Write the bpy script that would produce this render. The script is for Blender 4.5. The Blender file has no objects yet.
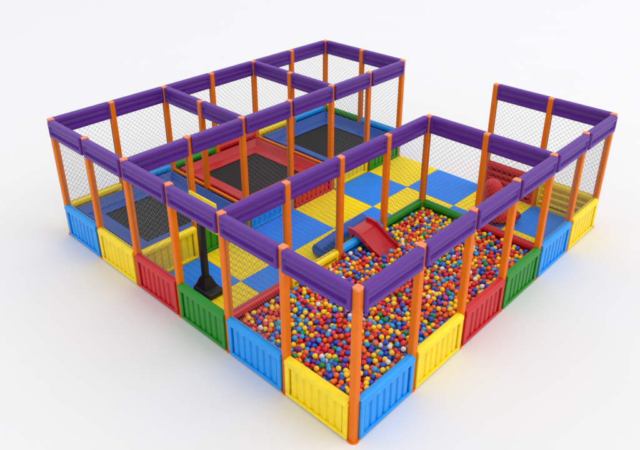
import bpy, bmesh, math, random
from mathutils import Vector, Matrix
R = math.radians
random.seed(7)
scn = bpy.context.scene
col = scn.collection
B = 1.2            # one bay of the play frame
HP = 2.40          # post height
PW = 0.104         # post width

# ------------------------------------------------------------------ materials
def srgb(r, g, b):
    f = lambda c: (c/255/12.92) if c/255 <= .04045 else ((c/255+.055)/1.055)**2.4
    return (f(r), f(g), f(b), 1)

def mat(name, rgb, rough=.4, var=.06, bump=.15, scale=9, fine=160, coat=0.0, metal=0.0, spec=.5):
    m = bpy.data.materials.new(name); m.use_nodes = True
    nt = m.node_tree; n = nt.nodes; l = nt.links
    p = n['Principled BSDF']
    c = srgb(*rgb)
    tc = n.new('ShaderNodeTexCoord')
    nz = n.new('ShaderNodeTexNoise'); nz.inputs['Scale'].default_value = scale; nz.inputs['Detail'].default_value = 4
    l.new(tc.outputs['Object'], nz.inputs['Vector'])
    mp = n.new('ShaderNodeMapRange'); mp.inputs['From Min'].default_value = .3; mp.inputs['From Max'].default_value = .7
    mp.inputs['To Min'].default_value = 1-var; mp.inputs['To Max'].default_value = 1+var
    l.new(nz.outputs['Fac'], mp.inputs['Value'])
    hs = n.new('ShaderNodeHueSaturation'); hs.inputs['Color'].default_value = c
    l.new(mp.outputs['Result'], hs.inputs['Value'])
    l.new(hs.outputs['Color'], p.inputs['Base Color'])
    rm = n.new('ShaderNodeMapRange'); rm.inputs['To Min'].default_value = max(.05, rough-.1); rm.inputs['To Max'].default_value = min(1, rough+.1)
    l.new(nz.outputs['Fac'], rm.inputs['Value']); l.new(rm.outputs['Result'], p.inputs['Roughness'])
    p.inputs['Metallic'].default_value = metal
    p.inputs['Coat Weight'].default_value = coat
    p.inputs['Specular IOR Level'].default_value = spec
    if bump:
        nf = n.new('ShaderNodeTexNoise'); nf.inputs['Scale'].default_value = fine; nf.inputs['Detail'].default_value = 2
        l.new(tc.outputs['Object'], nf.inputs['Vector'])
        ad = n.new('ShaderNodeMath'); ad.operation = 'MULTIPLY_ADD'; ad.inputs[1].default_value = 3.0
        l.new(nz.outputs['Fac'], ad.inputs[0]); l.new(nf.outputs['Fac'], ad.inputs[2])
        bp = n.new('ShaderNodeBump'); bp.inputs['Strength'].default_value = bump; bp.inputs['Distance'].default_value = .004
        l.new(ad.outputs[0], bp.inputs['Height']); l.new(bp.outputs['Normal'], p.inputs['Normal'])
    return m

def tile_mat(name, rgb):
    """EVA foam: fine moulded grooves running one way plus a little wear"""
    m = mat(name, rgb, rough=.62, var=.05, bump=0, scale=3, spec=.25)
    nt = m.node_tree; n = nt.nodes; l = nt.links; p = n['Principled BSDF']
    tc = n['Texture Coordinate']
    wv = n.new('ShaderNodeTexWave'); wv.wave_type = 'BANDS'; wv.bands_direction = 'X'
    wv.inputs['Scale'].default_value = 2.65; wv.inputs['Distortion'].default_value = 0
    l.new(tc.outputs['Object'], wv.inputs['Vector'])
    rp = n.new('ShaderNodeMapRange'); rp.inputs['From Min'].default_value = 0; rp.inputs['From Max'].default_value = .22
    rp.inputs['To Min'].default_value = .80; rp.inputs['To Max'].default_value = 1.0
    l.new(wv.outputs['Fac'], rp.inputs['Value'])
    mu = n.new('ShaderNodeVectorMath'); mu.operation = 'SCALE'
    hs = [x for x in n if x.type == 'HUE_SAT'][0]
    l.new(hs.outputs['Color'], mu.inputs[0]); l.new(rp.outputs['Result'], mu.inputs['Scale'])
    l.new(mu.outputs['Vector'], p.inputs['Base Color'])
    bp = n.new('ShaderNodeBump'); bp.inputs['Strength'].default_value = .5; bp.inputs['Distance'].default_value = .006
    l.new(rp.outputs['Result'], bp.inputs['Height']); l.new(bp.outputs['Normal'], p.inputs['Normal'])
    return m

def mesh_mat():
    """woven trampoline bed: black polypropylene with a fine weave"""
    m = mat('woven_black', (44, 44, 44), rough=.7, var=.1, bump=.4, scale=3, fine=260, spec=.2)
    return m

YEL = (252, 222, 8); BLU = (6, 154, 242); RED = (205, 18, 30); GRN = (14, 140, 22)
M = dict(
    orange=mat('orange_post_padding', (236, 116, 0), .5, spec=.25),
    cap=mat('orange_cap_lit_tint', (240, 140, 84), .5),  # post orange made paler: light on the caps painted into the colour
    purple=mat('purple_padding', (94, 40, 146), .42, spec=.35),
    yellow=mat('yellow_moulded_plastic', YEL, .38),
    blue=mat('sky_blue_moulded_plastic', BLU, .38),
    red=mat('red_moulded_plastic', RED, .38),
    green=mat('green_moulded_plastic', GRN, .38),
    net=mat('grey_knotted_net', (122, 122, 126), .85, bump=0, spec=.1),
    bluepad=mat('royal_blue_vinyl', (20, 78, 166), .34, scale=5, bump=.4),
    redpad=mat('red_vinyl', (196, 22, 28), .34, scale=5, bump=.4),
    bed=mesh_mat(),
    steel=mat('galvanised_steel', (150, 152, 156), .35, metal=1.0),
    black=mat('black_rubber', (20, 20, 21), .5),
    tile_y=tile_mat('yellow_foam', (255, 224, 14)),
    tile_b=tile_mat('blue_foam', (44, 138, 248)),
    slide=mat('glossy_red_plastic', (188, 12, 26), .22, coat=.3),
    darkred=mat('dark_red_plastic', (140, 10, 18), .3),
    darkblue=mat('navy_vinyl', (16, 84, 180), .4),
    hoop=mat('orange_steel', (230, 84, 10), .35),
    toy=mat('satin_red_plastic', (206, 16, 26), .45, spec=.3),
    white=mat('white_cord', (230, 230, 226), .7),
)

# ------------------------------------------------------------------ mesh helpers
def link(name, bm, m, parent=None, loc=(0, 0, 0), rz=0, smooth=True, ang=38):
    me = bpy.data.meshes.new(name)
    bmesh.ops.recalc_face_normals(bm, faces=bm.faces)
    bm.to_mesh(me); bm.free()
    me.materials.append(m)
    if smooth:
        me.shade_smooth(); me.set_sharp_from_angle(angle=R(ang))
    o = bpy.data.objects.new(name, me); col.objects.link(o)
    o.location = loc; o.rotation_euler[2] = rz
    if parent: o.parent = parent
    return o

def tag(o, label=None, cat=None, group=None, kind=None):
    if label: o['label'] = label
    if cat: o['category'] = cat
    if group: o['group'] = group
    if kind: o['kind'] = kind
    return o

def empty(name, loc, rz=0):
    o = bpy.data.objects.new(name, None); col.objects.link(o)
    o.location = loc; o.rotation_euler[2] = rz; o.empty_display_size = .1
    return o

def children(o): return [c for c in col.objects if c.parent == o]

def copy_tree(o, parent=None):
    c = o.copy(); col.objects.link(c); c.parent = parent
    for ch in children(o): copy_tree(ch, c)
    return c

def box(bm, x0, x1, y0, y1, z0, z1, bev=.01, seg=2, mtx=None):
    r = bmesh.ops.create_cube(bm, size=1)
    vs = r['verts']
    for v in vs:
        v.co = Vector((x0+(v.co.x+.5)*(x1-x0), y0+(v.co.y+.5)*(y1-y0), z0+(v.co.z+.5)*(z1-z0)))
    fs = {f for v in vs for f in v.link_faces}
    if bev:
        es = {e for v in vs for e in v.link_edges}
        g = bmesh.ops.bevel(bm, geom=list(es), offset=bev, segments=seg, profile=.5, affect='EDGES')
        vs = list({v for f in g['faces'] for v in f.verts} | {v for v in vs if v.is_valid})
    if mtx is not None:
        bmesh.ops.transform(bm, matrix=mtx, verts=[v for v in vs if v.is_valid])

def prism(bm, prof, a0, a1, axis='x'):
    """closed profile of (y,z) pairs run along x from a0 to a1"""
    rings = []
    for a in (a0, a1):
        rings.append([bm.verts.new((a, p[0], p[1])) for p in prof])
    n = len(prof)
    for i in range(n):
        bm.faces.new((rings[0][i], rings[0][(i+1) % n], rings[1][(i+1) % n], rings[1][i]))
    bm.faces.new(list(reversed(rings[0]))); bm.faces.new(rings[1])

def tube(bm, p, q, r, n=12, r2=None):
    p = Vector(p); q = Vector(q); d = (q-p); L = d.length
    mt = Matrix.Translation((p+q)/2) @ d.to_track_quat('Z', 'Y').to_matrix().to_4x4()
    bmesh.ops.create_cone(bm, cap_ends=True, segments=n, radius1=r, radius2=r if r2 is None else r2, depth=L, matrix=mt)

def capsule(bm, p, q, r, n=24, k=5, squash=1.0):
    """a bolster: cylinder with rounded rims"""
    p = Vector(p); q = Vector(q); d = (q-p); L = d.length; d.normalize()
    qt = d.to_track_quat('Z', 'Y').to_matrix()
    rings = []
    e = r*.35
    prof = [(0, r-e)] + [(e-e*math.cos(t*math.pi/2/k), r-e+e*math.sin(t*math.pi/2/k)) for t in range(1, k+1)]
    prof += [(L-a, b) for a, b in reversed(prof)]
    for a, b in prof:
        rings.append([bm.verts.new(p + qt @ Vector((b*math.cos(2*math.pi*i/n), b*math.sin(2*math.pi*i/n), a))) for i in range(n)])
    for s in range(len(rings)-1):
        for i in range(n):
            bm.faces.new((rings[s][i], rings[s][(i+1) % n], rings[s+1][(i+1) % n], rings[s+1][i]))
    bm.faces.new(list(reversed(rings[0]))); bm.faces.new(rings[-1])

def relief(bm, us, zs, depth, yback):
    """a board in the x-z plane whose front (-y) is a height field and whose back is flat"""
    g = [[bm.verts.new((u, -depth(u, z), z)) for z in zs] for u in us]
    bk = [[bm.verts.new((u, yback, z)) for z in (zs[0], zs[-1])] for u in (us[0], us[-1])]
    for i in range(len(us)-1):
        for j in range(len(zs)-1):
            bm.faces.new((g[i][j], g[i+1][j], g[i+1][j+1], g[i][j+1]))
    bm.faces.new((bk[0][0], bk[0][1], bk[1][1], bk[1][0]))
    bm.faces.new([r[0] for r in g] + [bk[1][0], bk[0][0]])
    bm.faces.new([r[-1] for r in reversed(g)] + [bk[0][1], bk[1][1]])
    bm.faces.new([v for v in reversed(g[0])] + [bk[0][0], bk[0][1]])
    bm.faces.new([v for v in g[-1]] + [bk[1][1], bk[1][0]])

# ------------------------------------------------------------------ ground
bm = bmesh.new()
s = 120
vs = [bm.verts.new(v) for v in ((-s, -s, 0), (s, -s, 0), (s, s, 0), (-s, s, 0))]
bm.faces.new(vs)
gm = mat('white_studio_floor', (233, 233, 234), .85, var=.004, bump=.02, scale=.6, spec=.15)
tag(link('ground', bm, gm), kind='structure')

# ------------------------------------------------------------------ the play frame
frame = tag(empty('play_frame', (0, 0, 0)), 'indoor playground frame of orange padded posts, purple padded top beams and grey safety nets', 'play frame')
posts = [(0, j) for j in range(7)] + [(i, 0) for i in range(1, 7)] + [(i, 6) for i in range(1, 7)] \
    + [(6, 5), (6, 4), (6, 2), (6, 1)] + [(i, 4) for i in range(1, 6)] + [(i, 2) for i in range(1, 5)] + [(4, 1), (2, 5), (4, 5)]

bm = bmesh.new()
h = PW/2; b_ = .019
prof = []
for cx, cy, a in ((h-b_, h-b_, 0), (-h+b_, h-b_, 90), (-h+b_, -h+b_, 180), (h-b_, -h+b_, 270)):
    for k in range(5): prof.append((cx+b_*math.cos(R(a+k*22.5)), cy+b_*math.sin(R(a+k*22.5))))
for z0, z1, sc in ((.012, HP-.03, 1),):
    lo = [bm.verts.new((x*sc, y*sc, z0)) for x, y in prof]; hi = [bm.verts.new((x*sc, y*sc, z1)) for x, y in prof]
    n = len(prof)
    for i in range(n): bm.faces.new((lo[i], lo[(i+1) % n], hi[(i+1) % n], hi[i]))
    bm.faces.new(list(reversed(lo))); bm.faces.new(hi)
post0 = link('post', bm, M['orange'], frame)
bm = bmesh.new()
levels = [(HP-.03, 1.02), (HP-.006, 1.02), (HP, .94)]
rings = [[bm.verts.new((x*s_, y*s_, z)) for x, y in prof] for z, s_ in levels]
for a, b in zip(rings, rings[1:]):
    for i in range(n): bm.faces.new((a[i], a[(i+1) % n], b[(i+1) % n], b[i]))
bm.faces.new(list(reversed(rings[0]))); bm.faces.new(rings[-1])
link('post_cap', bm, M['cap'], post0)
bm = bmesh.new()
bmesh.ops.create_cone(bm, cap_ends=True, segments=32, radius1=.085, radius2=.078, depth=.018, matrix=Matrix.Translation((0, 0, .0095)))
for a in range(4):
    bmesh.ops.create_cone(bm, cap_ends=True, segments=6, radius1=.008, radius2=.008, depth=.01,
                          matrix=Matrix.Translation((.071*math.cos(R(a*90)), .071*math.sin(R(a*90)), .023)))
link('base_plate', bm, M['orange'], post0)
for k, (i, j) in enumerate(posts):
    o = post0 if k == 0 else copy_tree(post0, frame)
    o.location = (i*B, j*B, 0)

# padded beam: rounded top and bottom rolls with a recessed band between; front is -y
LB = B-.084
def beam_mesh():
    bm = bmesh.new()
    T = .098; L2 = LB/2
    us = [-L2, -L2+.006, -L2+.02, -L2+.035, -L2+.055, -L2+.075] + [k*LB/14-L2 for k in range(2, 13)]
    us = sorted(set([round(u, 4) for u in us] + [round(-u, 4) for u in us]))
    H = .32
    zs = [0, .006, .02, .05, .078, .092, .112, .135, .180, .203, .224, .238, .26, .298, .314, .32]
    def d(u, z):
        e = min(u+L2, L2-u)
        base = T
        ed = min(z, H-z)
        base -= .022*(1-min(1, ed/.022))**2
        base -= .014*(1-min(1, e/.02))**2
        if .078 < z < .238 and e > .05:
            base -= .040
            if .13 < z < .185: base += .018
        return base
    relief(bm, us, zs, d, -(PW/2+.0015))
    # the body between the posts, with its own channel on the inner side
    bl = (B-PW)/2-.003
    ub = [-bl, -bl+.012, -bl+.035, -bl+.05, 0, bl-.05, bl-.035, bl-.012, bl]
    zb = [z+.0 for z in zs]
    def db(u, z):
        e = min(u+bl, bl-u); ed = min(z, H-z)
        v = .034-.018*(1-min(1, ed/.022))**2
        if .078 < z < .238 and e > .04:
            v -= .034
            if .13 < z < .185: v += .016
        return v
    b2 = bmesh.new(); relief(b2, ub, zb, db, -(PW/2+.001))
    for v in b2.verts: v.co.y = v.co.y*-1 if abs(v.co.y+(PW/2+.001)) > 1e-6 else v.co.y
    me = bpy.data.meshes.new('t'); b2.to_mesh(me); b2.free(); bm.from_mesh(me); bpy.data.meshes.remove(me)
    return bm
beam0 = link('top_beam', beam_mesh(), M['purple'], frame, ang=50)

# rows: start cell, end cell, running axis, outward normal angle
def rowbays():
    rows = []
    for j in range(6): rows.append(((0, j), (0, j+1), (-1, 0)))
    for i in range(6): rows.append(((i, 0), (i+1, 0), (0, -1)))
    for i in range(6): rows.append(((i, 6), (i+1, 6), (0, 1)))
    for j in (0, 1, 4, 5): rows.append(((6, j), (6, j+1), (1, 0)))
    for i in range(6): rows.append(((i, 4), (i+1, 4), (0, -1)))
    for i in range(4): rows.append(((i, 2), (i+1, 2), (0, 1)))
    for j in (0, 1): rows.append(((4, j), (4, j+1), (1, 0)))
    for i in (2, 4):
        for j in (4, 5): rows.append(((i, j), (i, j+1), (1, 0)))
    return rows
bays = rowbays()
def place(o, a, b, nrm, off, z):
    mx = (a[0]+b[0])/2*B+nrm[0]*off; my = (a[1]+b[1])/2*B+nrm[1]*off
    o.location = (mx, my, z)
    o.rotation_euler = (0, 0, math.atan2(nrm[1], nrm[0])+math.pi/2)   # local -y looks outward
first = True
for a, b, nrm in bays:
    o = beam0 if first else beam0.copy()
    if not first: col.objects.link(o); o.parent = frame
    first = False
    place(o, a, b, nrm, 0, 2.07)

# nets
def net_mesh(w, hgt, pitch=.070, r=.0019):
    bm = bmesh.new()
    def seg(p, q, y):
        p = Vector((p[0], y, p[1])); q = Vector((q[0], y, q[1])); d = q-p
        if d.length < .02: return
        tube(bm, p, q, r, 4)
    st = pitch*math.sqrt(2)
    k = -hgt
    while k < w:
        x0 = max(0, k); x1 = min(w, k+hgt)
        if x1 > x0: seg((x0, x0-k), (x1, x1-k), .003)
        if x1 > x0: seg((w-x0, x0-k), (w-x1, x1-k), -.003)
        k += st/1.0
    for p, q in (((0, 0), (w, 0)), ((0, hgt), (w, hgt)), ((0, 0), (0, hgt)), ((w, 0), (w, hgt))):
        tube(bm, (p[0], 0, p[1]), (q[0], 0, q[1]), .004, 6)
    bmesh.ops.translate(bm, verts=bm.verts, vec=(-w/2, 0, 0))
    return bm
NETW = B-PW-.01
net0 = link('safety_net', net_mesh(NETW, 1.40), M['net'], frame, smooth=False)
first = True
NO_NET = {((1, 4), (2, 4)), ((3, 4), (4, 4)), ((5, 4), (6, 4)), ((2, 2), (3, 2)), ((2, 4), (2, 5)), ((2, 5), (2, 6)), ((4, 4), (4, 5)), ((4, 5), (4, 6))}
nets = []
for a, b, nrm in bays:
    if (a, b) in NO_NET or (a[1] == b[1] == 0 and a[0] < 4) or (a, b) in (((0, 0), (0, 1)), ((0, 2), (0, 3))): continue
    o = net0 if first else net0.copy()
    if not first: col.objects.link(o); o.parent = frame
    first = False
    place(o, a, b, nrm, .012, .68)
    nets.append(o)

# low cross rails between the trampoline rooms
for i in (2, 4):
    for j in (4, 5):
        bm = bmesh.new(); box(bm, -NETW/2, NETW/2, -.03, .03, .51, .57, .012)
        box(bm, -NETW/2, NETW/2, -.03, .03, .08, .14, .012)
        link('cross_rail', bm, M['orange'], frame, (i*B, (j+.5)*B, 0), R(90))

# ------------------------------------------------------------------ panels
PL = B-.084
def make_panel():
    t = empty('fence_panel', (0, 0, 0))
    L2 = PL/2
    CL = (B-PW)/2-.002          # half the clear width between posts
    F0 = -(PW/2+.0015)          # the front plate laps over the posts
    bm = bmesh.new()
    prof = []
    for k in range(13):
        a = math.pi*k/12
        prof.append((-.022+.067*math.cos(a), .622+.050*math.sin(a)))
    prof += [(-.089, .575), (.045, .575)]
    prism(bm, prof, -CL, CL)
    box(bm, -L2, -CL-.0005, -.089, F0, .575, .650, .012, 3)
    box(bm, CL+.0005, L2, -.089, F0, .575, .650, .012, 3)
    link('top_roll', bm, M['yellow'], t, ang=40)
    bm = bmesh.new()
    box(bm, -L2, L2, -.086, F0, .022, .080, .010)
    box(bm, -L2, -L2+.075, -.086, F0, .082, .573, .010)
    box(bm, L2-.075, L2, -.086, F0, .082, .573, .010)
    box(bm, -CL, CL, F0+.0005, .040, .022, .080, .010)
    box(bm, -CL, -CL+.05, F0+.0005, .040, .082, .573, .010)
    box(bm, CL-.05, CL, F0+.0005, .040, .082, .573, .010)
    link('border', bm, M['yellow'], t)
    bm = bmesh.new()
    us = []; nr = 7; x0 = -L2+.077; w = (2*L2-.154)/nr
    x = x0
    for k in range(nr):
        us += [x+.003, x+.016, x+.030, x+w/2, x+w-.030, x+w-.016]
        x += w
    us.append(x-.003)
    def d(u, z):
        q = ((u-x0) % w); q = min(q, w-q)
        return .016+.046*min(1, max(0, (q-.007)/.020))
    relief(bm, us, [.082, .573], d, -.042)
    link('ribbed_sheet', bm, M['yellow'], t, ang=60)
    for z in (.155, .300, .445):
        bm = bmesh.new()
        tube(bm, (-CL+.052, .002, z), (CL-.052, .002, z), .037, 16)
        link('inner_rail', bm, M['yellow'], t)
    return t
pan0 = make_panel()
# one set of meshes per colour
sets = {}
for c in ('yellow', 'blue', 'red', 'green'):
    sets[c] = {}
    for ch in children(pan0):
        me = ch.data.copy(); me.materials.clear(); me.materials.append(M[c])
        sets[c][ch.data.name] = me
pcol = {}
for k, c in enumerate(['yellow', 'blue', 'green', 'red', 'yellow', 'blue']): pcol[((0, k), (0, k+1))] = c
for k, c in enumerate(['blue', 'yellow', 'red', 'green', 'blue', 'yellow']): pcol[((k, 0), (k+1, 0))] = c
for k, c in enumerate(['yellow', 'blue', 'green', 'red', 'yellow', 'blue']): pcol[((k, 6), (k+1, 6))] = c
for k, c in enumerate(['yellow', 'green', 'blue', 'red', 'yellow', 'green']): pcol[((k, 4), (k+1, 4))] = c
for k, c in enumerate(['red', 'yellow', 'blue', 'green']): pcol[((k, 2), (k+1, 2))] = c
pcol[((4, 0), (4, 1))] = 'red'; pcol[((4, 1), (4, 2))] = 'green'
pcol[((6, 0), (6, 1))] = 'yellow'; pcol[((6, 1), (6, 2))] = 'red'
pcol[((6, 4), (6, 5))] = 'blue'; pcol[((6, 5), (6, 6))] = 'green'
plabel = {
 ((0, 0), (0, 1)): 'yellow ribbed panel left of the front corner post of the ball pit',
 ((0, 1), (0, 2)): 'blue ribbed panel on the left side of the ball pit',
 ((0, 2), (0, 3)): 'green ribbed panel in front of the black basketball stand',
 ((0, 3), (0, 4)): 'red ribbed panel on the outer left side, between the green and yellow panels',
 ((0, 4), (0, 5)): 'yellow ribbed panel on the outer left side beside the leftmost trampoline',
 ((0, 5), (0, 6)): 'sky blue ribbed panel at the far left corner of the playground',
 ((0, 0), (1, 0)): 'bright blue ribbed panel right of the front corner post of the ball pit',
 ((1, 0), (2, 0)): 'yellow ribbed panel on the outer right side, between the blue and red panels',
 ((2, 0), (3, 0)): 'red ribbed panel on the outer right side of the ball pit',
 ((3, 0), (4, 0)): 'green ribbed panel on the outer right side, at the far end of the ball pit',
 ((4, 0), (5, 0)): 'blue ribbed panel on the outer right side of the small room with the red toy',
 ((5, 0), (6, 0)): 'yellow ribbed panel at the rightmost corner of the playground',
 ((0, 6), (1, 6)): 'yellow panel behind the left trampoline, its top roll seen at the far left',
 ((1, 6), (2, 6)): 'blue panel behind the left trampoline, next to the red trampoline room',
 ((2, 6), (3, 6)): 'green panel behind the left half of the red trampoline',
 ((3, 6), (4, 6)): 'red panel behind the right half of the red trampoline',
 ((4, 6), (5, 6)): 'yellow panel behind the left half of the farthest trampoline',
 ((5, 6), (6, 6)): 'blue panel behind the farthest trampoline, beside the rear corner post',
 ((0, 4), (1, 4)): 'yellow ribbed panel between the left trampoline and the foam floor',
 ((1, 4), (2, 4)): 'green ribbed panel behind the black pole of the basketball stand',
 ((2, 4), (3, 4)): 'blue ribbed panel between the red trampoline and the foam floor',
 ((3, 4), (4, 4)): 'red ribbed panel between the red trampoline and the foam floor',
 ((4, 4), (5, 4)): 'yellow ribbed panel between the farthest trampoline and the foam floor',
 ((5, 4), (6, 4)): 'green ribbed panel at the far end of the foam floor',
 ((0, 2), (1, 2)): 'red panel edging the ball pit beside the foam floor at the left',
 ((1, 2), (2, 2)): 'yellow panel edging the ball pit, left of the red slide',
 ((2, 2), (3, 2)): 'blue panel under the red slide at the edge of the ball pit',
 ((3, 2), (4, 2)): 'green panel edging the ball pit, right of the red slide',
 ((4, 0), (5, 0)): 'blue ribbed panel on the outer right side of the small room with the red toy',
 ((4, 0), (4, 1)): 'red railed panel between the ball pit and the room with the red toy',
 ((4, 1), (4, 2)): 'green panel closing the far end of the ball pit next to its tall corner post',
 ((6, 0), (6, 1)): 'yellow panel with horizontal rails at the back of the small right room',
 ((6, 1), (6, 2)): 'dark red panel with horizontal rails behind the tall red toy',
 ((6, 4), (6, 5)): 'blue panel at the far right end of the farthest trampoline, nearer the foam floor',
 ((6, 5), (6, 6)): 'green panel beside the farthest trampoline, right of the rear corner post',
}
first = True
for a, b, nrm in bays:
    if (a, b) not in pcol: continue
    o = pan0 if first else copy_tree(pan0)
    c = pcol[(a, b)]
    first_flag = first
    first = False
    tag(o, plabel[(a, b)], 'fence panel', 'coloured panels between the posts')
    place(o, a, b, nrm, 0, 0)
    for ch in children(o):
        key = ch.data.name
        if key in sets['yellow']: ch.data = sets[c][key]
        else:
            for cc in sets:
                for kk, me in sets[cc].items():
                    if me == ch.data: key = kk
            ch.data = sets[c][key]
# give shared panel meshes tidy names
# ------------------------------------------------------------------ foam floor tiles
tiles = {}
names = {}
def tile(i, j, label):
    c = 'tile_b' if (i+j) % 2 else 'tile_y'
    bm = bmesh.new()
    x0 = -.6+.001; x1 = .6-.001; y0 = -.6+.001; y1 = .6-.001
    if i == 0: x0 += .075
    if i == 3 and j == 0: pass
    if j == 2 and i < 4: y0 += .10
    if j == 3: y1 -= .10
    if j == 0: y0 += .075
    if i == 4 and j < 2: x0 += .10
    if i == 5 and j < 2: x1 -= .075
    box(bm, x0, x1, y0, y1, 0.001, .03, .004, 1)
    o = link('floor_tile', bm, M[c], None, ((i+.5)*B, (j+.5)*B, 0))
    tag(o, label, 'foam tile', 'blue and yellow foam floor tiles')
tl = {
 (0, 2): 'yellow foam tile in the front left corner, beside the red ball pit edge',
 (1, 2): 'blue foam tile between the front yellow tile and the left end of the dark blue foam roll',
 (2, 2): 'yellow foam tile left of the dark blue foam roll, behind the yellow pit edge',
 (3, 2): 'blue foam tile directly behind the top of the red slide',
 (4, 2): 'yellow foam tile along the green ball pit edge at the far corner of the pit',
 (5, 2): 'large visible blue foam tile at the far right of the open floor, by the net',
 (0, 3): 'blue foam tile under the black basketball stand',
 (1, 3): 'yellow foam tile in front of the green panel, right of the basketball stand',
 (2, 3): 'blue foam tile in front of the blue ribbed panel',
 (3, 3): 'yellow foam tile in front of the red ribbed inner panel',
 (4, 3): 'blue foam tile in front of the yellow ribbed inner panel',
 (5, 3): 'yellow foam tile at the far end of the floor, in front of the green panel',
 (4, 0): 'yellow foam tile behind the red railed panel in the small right room',
 (5, 0): 'blue foam tile in the rightmost corner room, beside the yellow rails',
 (4, 1): 'blue foam tile behind the green end panel of the ball pit',
 (5, 1): 'yellow foam tile in front of the dark red rails, under the tall red toy',
}
for (i, j), lb in tl.items(): tile(i, j, lb)

# ------------------------------------------------------------------ trampolines
def trampoline(cx, cy, pm, label):
    t = tag(empty('trampoline', (cx, cy, 0)), label, 'trampoline', 'trampolines in the rooms along the back')
    O = 1.10; I = .72
    bm = bmesh.new()
    # sloping safety pad: outer edge high, inner edge just over the bed
    prof = [(O, .40), (O, .55), (O-.02, .57), (O-.05, .565), (O-.075, .53), (O-.13, .455), (O-.15, .437), (O-.17, .434), (I+.07, .438), (I+.02, .436), (I, .425), (I+.01, .40)]
    rings = []
    for sx, sy in ((1, 1), (-1, 1), (-1, -1), (1, -1)):
        rings.append([bm.verts.new((sx*r_, sy*r_, z)) for r_, z in prof])
    m_ = len(prof)
    for k in range(4):
        a, b = rings[k], rings[(k+1) % 4]
        for q in range(m_):
            bm.faces.new((a[q], b[q], b[(q+1) % m_], a[(q+1) % m_]))
    link('safety_pad', bm, pm, t, ang=35)
    bm = bmesh.new()
    # seams and piping across the pad corners
    for sx, sy in ((1, 1), (-1, 1), (-1, -1), (1, -1)):
        tube(bm, (sx*(I+.02), sy*(I+.02), .438), (sx*(O-.16), sy*(O-.16), .438), .006, 6)
    link('seam_piping', bm, pm, t)
    bm = bmesh.new()
    N = 12
    g = [[bm.verts.new((x*.74/N, y*.74/N, .405-.012*(1-(x/N)**2)*(1-(y/N)**2))) for y in range(-N, N+1)] for x in range(-N, N+1)]
    for x in range(2*N):
        for y in range(2*N): bm.faces.new((g[x][y], g[x+1][y], g[x+1][y+1], g[x][y+1]))
    link('jumping_mat', bm, M['bed'], t)
    bm = bmesh.new()
    F = 1.02
    for a, b in (((-F, -F), (F, -F)), ((F, -F), (F, F)), ((F, F), (-F, F)), ((-F, F), (-F, -F))):
        tube(bm, (a[0], a[1], .36), (b[0], b[1], .36), .025, 12)
    link('steel_frame', bm, M['steel'], t)
    for sx in (-1, 1):
        for sy in (-1, 1):
            bm = bmesh.new(); tube(bm, (sx*F, sy*F, 0), (sx*F, sy*F, .34), .022, 12)
            link('leg', bm, M['steel'], t)
trampoline(1.2, 6.0, M['bluepad'], 'black trampoline with blue sloping pads in the left room')
trampoline(3.6, 6.0, M['redpad'], 'black trampoline with red sloping pads in the middle room')
trampoline(6.0, 6.0, M['bluepad'], 'black trampoline with blue pads in the farthest room at the back')

# ------------------------------------------------------------------ slide into the ball pit
sl = tag(empty('slide', (3.11, 2.29, 0)), 'short red plastic slide running down into the ball pit', 'slide')
bm = bmesh.new()
pts = [(.31, .750), (.22, .750), (.14, .745), (.04, .715), (-.28, .535), (-.40, .50), (-.50, .49)]
th = .03
top = pts; bot = [(y, z-th) for y, z in pts]
prof = top + list(reversed(bot))
prism(bm, prof, -.225, .225)
link('chute', bm, M['slide'], sl, ang=50)
for sx in (-1, 1):
    bm = bmesh.new()
    up = [(y, z+.062) for y, z in pts]; dn = [(y, z-.032) for y, z in pts]
    up[-1] = (pts[-1][0], pts[-1][1]+.03); 
    pr_ = up + list(reversed(dn))
    prism(bm, pr_, sx*.227, sx*.265)
    es = [e for e in bm.edges]
    bmesh.ops.bevel(bm, geom=[e for e in bm.edges if not e.is_boundary and e.calc_face_angle(0) > .8], offset=.01, segments=2, affect='EDGES')
    link('side_rail', bm, M['slide'], sl, ang=50)
for sx in (-1, 1):
    bm = bmesh.new(); box(bm, sx*.20-.025, sx*.20+.025, .23, .29, .031, .713, .012)
    link('leg', bm, M['slide'], sl)

# navy bolster on the foam floor behind the slide
bm = bmesh.new()
capsule(bm, (0, 0, .185), (1.48, .12, .185), .135, squash=1)
o = link('foam_roll', bm, M['darkblue'], None, (2.60, 3.12, -.004))
tag(o, 'dark blue foam roll lying on the floor left of the red slide', 'foam roll')

# ------------------------------------------------------------------ basketball stand
bs = tag(empty('basketball_stand', (.63, 3.81, .03)), 'black basketball stand with a yellow backboard on the blue foam tile', 'basketball stand')
bm = bmesh.new()
box(bm, -.16, .16, -.29, .17, 0.001, .11, .03, 3)
r_ = bmesh.ops.create_cone(bm, cap_ends=True, segments=4, radius1=.19, radius2=.09, depth=.20, matrix=Matrix.Translation((0, 0, .205)) @ Matrix.Rotation(R(45), 4, 'Z'))
link('base', bm, M['black'], bs)
bm = bmesh.new(); box(bm, -.050, .050, -.050, .050, .10, 1.52, .014)
link('pole', bm, M['black'], bs)
bm = bmesh.new()
tube(bm, (0, 0, 1.30), (.06, 0, 1.42), .02, 8); tube(bm, (0, 0, 1.50), (.06, 0, 1.55), .02, 8)
link('bracket', bm, M['black'], bs)
bm = bmesh.new(); box(bm, .055, .095, -.34, .34, 1.22, 1.78, .012)
bb = link('backboard', bm, M['yellow'], bs)
bm = bmesh.new()
box(bm, .0955, .099, -.16, .16, 1.34, 1.36, 0); box(bm, .0955, .099, -.16, .16, 1.56, 1.58, 0)
box(bm, .0955, .099, -.16, -.14, 1.36, 1.56, 0); box(bm, .0955, .099, .14, .16, 1.36, 1.56, 0)
link('target_square', bm, M['white'], bb, smooth=False)
bm = bmesh.new()
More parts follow.
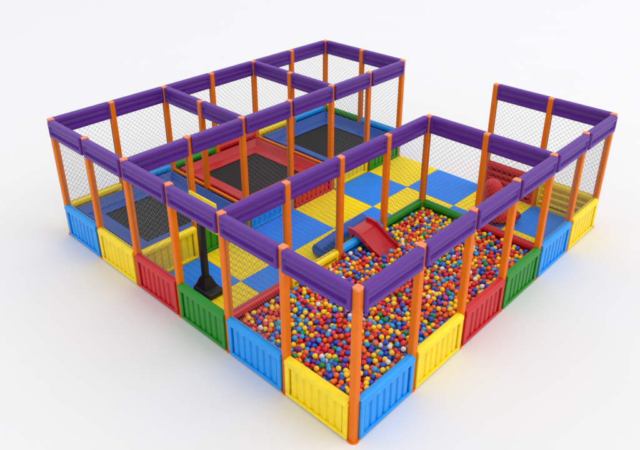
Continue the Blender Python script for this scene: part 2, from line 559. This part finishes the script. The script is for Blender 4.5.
K = 28; ring = [(.25+.13*math.cos(2*math.pi*k/K), .13*math.sin(2*math.pi*k/K), 1.32) for k in range(K)]
for k in range(K): tube(bm, ring[k], ring[(k+1) % K], .009, 8)
box(bm, .0955, .125, -.05, .05, 1.27, 1.34, .004)
rim = link('hoop', bm, M['hoop'], bs)
bm = bmesh.new()
for k in range(12):
    for s_ in (-1, 1):
        a0 = 2*math.pi*k/12; a1 = a0+s_*math.pi/6; a2 = a1+s_*math.pi/6
        p = [(.25+.125*math.cos(a0), .125*math.sin(a0), 1.31), (.25+.10*math.cos(a1), .10*math.sin(a1), 1.20), (.25+.075*math.cos(a2), .075*math.sin(a2), 1.10)]
        tube(bm, p[0], p[1], .003, 4); tube(bm, p[1], p[2], .003, 4)
link('hoop_net', bm, M['white'], rim, smooth=False)

# ------------------------------------------------------------------ red ride-on toy in the right room
ry = tag(empty('ride_on_toy', (5.98, 1.42, .03), R(-42)), 'tall rounded red ride-on toy with a dark red nose in front of the rails', 'ride-on toy')
def blob(name, rings, m, parent, nseg=28):
    """loft of ellipses (x, z, radius_along, radius_across) in order"""
    bm = bmesh.new(); rr = []
    for (c, rx, ry_, ax) in rings:
        rr.append([bm.verts.new(Vector(c) + (Vector((rx*math.cos(a), ry_*math.sin(a), 0)) if ax == 'z' else Vector((0, ry_*math.cos(a), rx*math.sin(a)))))
                   for a in [2*math.pi*k/nseg for k in range(nseg)]])
    for a, b in zip(rr, rr[1:]):
        for i in range(nseg): bm.faces.new((a[i], a[(i+1) % nseg], b[(i+1) % nseg], b[i]))
    bm.faces.new(list(reversed(rr[0]))); bm.faces.new(rr[-1])
    return link(name, bm, m, parent, ang=60)
# upright rounded back
rg = []
for k in range(17):
    t = math.pi*k/16
    z = .50-.44*math.cos(t)
    rg.append(((-.08-.05*(z-.1), 0, z), max(.004, .19*math.sin(t)**.45), max(.004, .25*math.sin(t)**.45), 'z'))
body = blob('seat_back', rg, M['toy'], ry)
# long low body towards the nose
rg = []
for k in range(17):
    t = math.pi*k/16
    x = .10-.34*math.cos(t)
    rg.append(((x, 0, .215-.10*(x+.2)), max(.004, (.185-.06*(x+.2))*math.sin(t)**.5), max(.004, (.25-.12*(x+.2))*math.sin(t)**.5), 'x'))
blob('body', rg, M['toy'], ry)
bm = bmesh.new(); bmesh.ops.create_uvsphere(bm, u_segments=24, v_segments=16, radius=.095, matrix=Matrix.Translation((.42, 0, .135)))
link('nose', bm, M['darkred'], ry)
for s_ in (-1, 1):
    bm = bmesh.new()
    pts_ = [(-.26+.66*k/12, s_*.13, .020+.09*((k-6)/6)**2) for k in range(13)]
    for p, q in zip(pts_, pts_[1:]): tube(bm, p, q, .018, 10)
    link('rocker', bm, M['darkred'], ry)
# ------------------------------------------------------------------ ball pit
bm = bmesh.new(); box(bm, .06, 4.74, .06, 2.34, .02, .36, .01)
tag(link('pit_mat', bm, M['bluepad']), 'blue foam mat under the balls in the ball pit', 'mat')

RB = .040
X0, X1, Y0, Y1 = RB+.052, 4.748-RB, RB+.052, 2.348-RB
cell = 2*RB
grid = {}
balls = []
pcent = [(i*B, j*B) for i, j in posts]
def blocked(x, y):
    for px, py in pcent:
        if abs(x-px) < PW/2+RB*.95 and abs(y-py) < PW/2+RB*.95: return True
    if 2.80-RB < x < 3.44+RB and y > 1.82: return True
    return False
def rest(x, y):
    z = .36+RB
    gx, gy = math.floor(x/cell), math.floor(y/cell)
    for a in (-1, 0, 1):
        for b in (-1, 0, 1):
            for (bx, by, bz) in grid.get((gx+a, gy+b), ()):
                d2 = (bx-x)**2+(by-y)**2
                if d2 < 4*RB*RB:
                    zz = bz+math.sqrt(4*RB*RB-d2)
                    if zz > z: z = zz
    return z
rnd = random.Random(11)
TARGET = 5200
LIMIT = .56
fails = 0
while len(balls) < TARGET and fails < 900:
    best = None
    for t in range(9):
        x = rnd.uniform(X0, X1); y = rnd.uniform(Y0, Y1)
        if blocked(x, y): continue
        z = rest(x, y)
        if best is None or z < best[2]: best = (x, y, z)
    if best is None: continue
    # roll downhill a little
    x, y, z = best
    st = RB*.5
    for k in range(14):
        mv = False
        for dx, dy in ((st, 0), (-st, 0), (0, st), (0, -st), (st*.7, st*.7), (-st*.7, st*.7), (st*.7, -st*.7), (-st*.7, -st*.7)):
            nx, ny = x+dx, y+dy
            if not (X0 <= nx <= X1 and Y0 <= ny <= Y1) or blocked(nx, ny): continue
            nz = rest(nx, ny)
            if nz < z-1e-5: x, y, z = nx, ny, nz; mv = True; break
        if not mv:
            st *= .5
            if st < RB*.05: break
    lim = LIMIT+.018*math.sin(x*2.3+1)*math.cos(y*3.1)
    if z > lim: fails += 1; continue
    fails = max(0, fails-1)
    balls.append((x, y, z)); grid.setdefault((math.floor(x/cell), math.floor(y/cell)), []).append((x, y, z))
print('balls', len(balls))

BC = [('red', (222, 22, 28), 19), ('orange', (250, 104, 6), 20), ('yellow', (255, 208, 6), 21), ('blue', (20, 78, 200), 11), ('light blue', (40, 160, 232), 12),
      ('purple', (110, 34, 140), 7), ('green', (14, 140, 70), 4), ('white', (228, 228, 225), 3), ('pink', (226, 50, 110), 4)]
bmats = [mat('shiny_%s_ball_plastic' % c[0].replace(' ', '_'), c[1], .14, var=.03, bump=0, coat=.25) for c in BC]
wts = [c[2] for c in BC]
cidx = [rnd.choices(range(len(BC)), wts)[0] for _ in balls]

# camera solved from the photograph
CAM = Vector((-4.59257, -3.74783, 6.79280))
az, el, roll = R(43.28159), R(-26.98502), R(.11987)
fw = Vector((math.cos(el)*math.cos(az), math.cos(el)*math.sin(az), math.sin(el)))
rt = fw.cross(Vector((0, 0, 1))).normalized(); up = rt.cross(fw)
r2 = rt*math.cos(roll)+up*math.sin(roll); u2 = up*math.cos(roll)-rt*math.sin(roll)
cam = bpy.data.cameras.new('camera'); co = bpy.data.objects.new('camera', cam); col.objects.link(co)
mt = Matrix.Identity(4)
for i in range(3): mt[i][0] = r2[i]; mt[i][1] = u2[i]; mt[i][2] = -fw[i]; mt[i][3] = CAM[i]
co.matrix_world = mt
cam.sensor_width = 36; cam.lens = 653.683/640*36
cam.shift_x = -.6/640; cam.shift_y = -49.254/640
cam.clip_end = 500
scn.camera = co

# which balls does one see, and which of them show largest
for o in nets: o.hide_viewport = True
bpy.context.view_layer.update()
dg = bpy.context.evaluated_depsgraph_get()
def covered(k):
    """another ball in front of this one's top"""
    x, y, z = balls[k]; p = Vector((x, y, z+RB*.4)); d = (CAM-p).normalized()
    gx, gy = math.floor(x/cell), math.floor(y/cell)
    for a in range(-2, 3):
        for b in range(-2, 3):
            for q in grid.get((gx+a, gy+b), ()):
                v = Vector(q)-p; t = v.dot(d)
                if t > RB*.8 and (v-d*t).length < RB*.9: return True
    return False
order = sorted(range(len(balls)), key=lambda k: (Vector(balls[k])-CAM).length)
single = []
for k in order:
    if len(single) >= 300: break
    if covered(k): continue
    p = Vector(balls[k]) + Vector((0, 0, RB*.6)); d = CAM-p
    hit, *_ = scn.ray_cast(dg, p, d.normalized(), distance=d.length)
    if not hit: single.append(k)
for o in nets: o.hide_viewport = False
sset = set(single)
print('single balls', len(single))
protos = []
for ci, c in enumerate(BC):
    bm = bmesh.new(); bmesh.ops.create_uvsphere(bm, u_segments=24, v_segments=14, radius=RB)
    me = bpy.data.meshes.new('plastic_ball'); bm.to_mesh(me); bm.free(); me.materials.append(bmats[ci]); me.shade_smooth()
    protos.append(me)
for k in single:
    o = bpy.data.objects.new('plastic_ball', protos[cidx[k]]); col.objects.link(o)
    o.location = balls[k]
    tag(o, 'glossy %s plastic ball in the front corner part of the ball pit' % BC[cidx[k]][0], 'ball', 'plastic balls in the front corner of the ball pit')
# the rest: one object
import numpy as np
bm = bmesh.new(); bmesh.ops.create_uvsphere(bm, u_segments=16, v_segments=10, radius=RB)
tmp = bpy.data.meshes.new('t'); bm.to_mesh(tmp); bm.free()
V = np.array([v.co[:] for v in tmp.vertices]); F = [list(p.vertices) for p in tmp.polygons]
restk = [k for k in range(len(balls)) if k not in sset]
verts = np.concatenate([V+np.array(balls[k]) for k in restk])
lens = [len(f) for f in F]; flat = np.array([i for f in F for i in f])
loops = np.concatenate([flat+q*len(V) for q in range(len(restk))])
tot = np.tile(lens, len(restk)); start = np.concatenate([[0], np.cumsum(tot)[:-1]])
me = bpy.data.meshes.new('plastic_balls')
me.vertices.add(len(verts)); me.vertices.foreach_set('co', verts.ravel())
me.loops.add(len(loops)); me.loops.foreach_set('vertex_index', loops.astype(np.int32))
me.polygons.add(len(tot)); me.polygons.foreach_set('loop_start', start.astype(np.int32))
me.polygons.foreach_set('material_index', np.repeat([cidx[k] for k in restk], len(F)).astype(np.int32))
me.update(calc_edges=True); me.validate()
for m_ in bmats: me.materials.append(m_)
me.shade_smooth()
o = bpy.data.objects.new('plastic_balls', me); col.objects.link(o)
tag(o, 'mass of multicoloured plastic balls filling the rest of the ball pit', 'balls', kind='stuff')
bpy.data.meshes.remove(tmp)

# ------------------------------------------------------------------ light: white studio with one large softbox
w = bpy.data.worlds.new('World'); scn.world = w; w.use_nodes = True
bg = w.node_tree.nodes['Background']; bg.inputs['Color'].default_value = (.985, .99, 1, 1); bg.inputs['Strength'].default_value = .97
def area(name, loc, target, size, power, colr=(1, 1, 1)):
    l = bpy.data.lights.new(name, 'AREA'); l.shape = 'DISK'; l.size = size; l.energy = power; l.color = colr
    o = bpy.data.objects.new(name, l); col.objects.link(o); o.location = loc
    o.rotation_euler = (Vector(target)-Vector(loc)).to_track_quat('-Z', 'Y').to_euler()
d_ = Vector((6.5, -9, 15)).normalized()*120
area('softbox_key', tuple(d_), (3.6, 3.0, .5), 90, 40000, (1, .99, .97))
scn.view_settings.view_transform = 'Standard'; scn.view_settings.look = 'None'
scn.view_settings.exposure = 0
scn.cycles.use_denoising = True
scn.cycles.max_bounces = 8
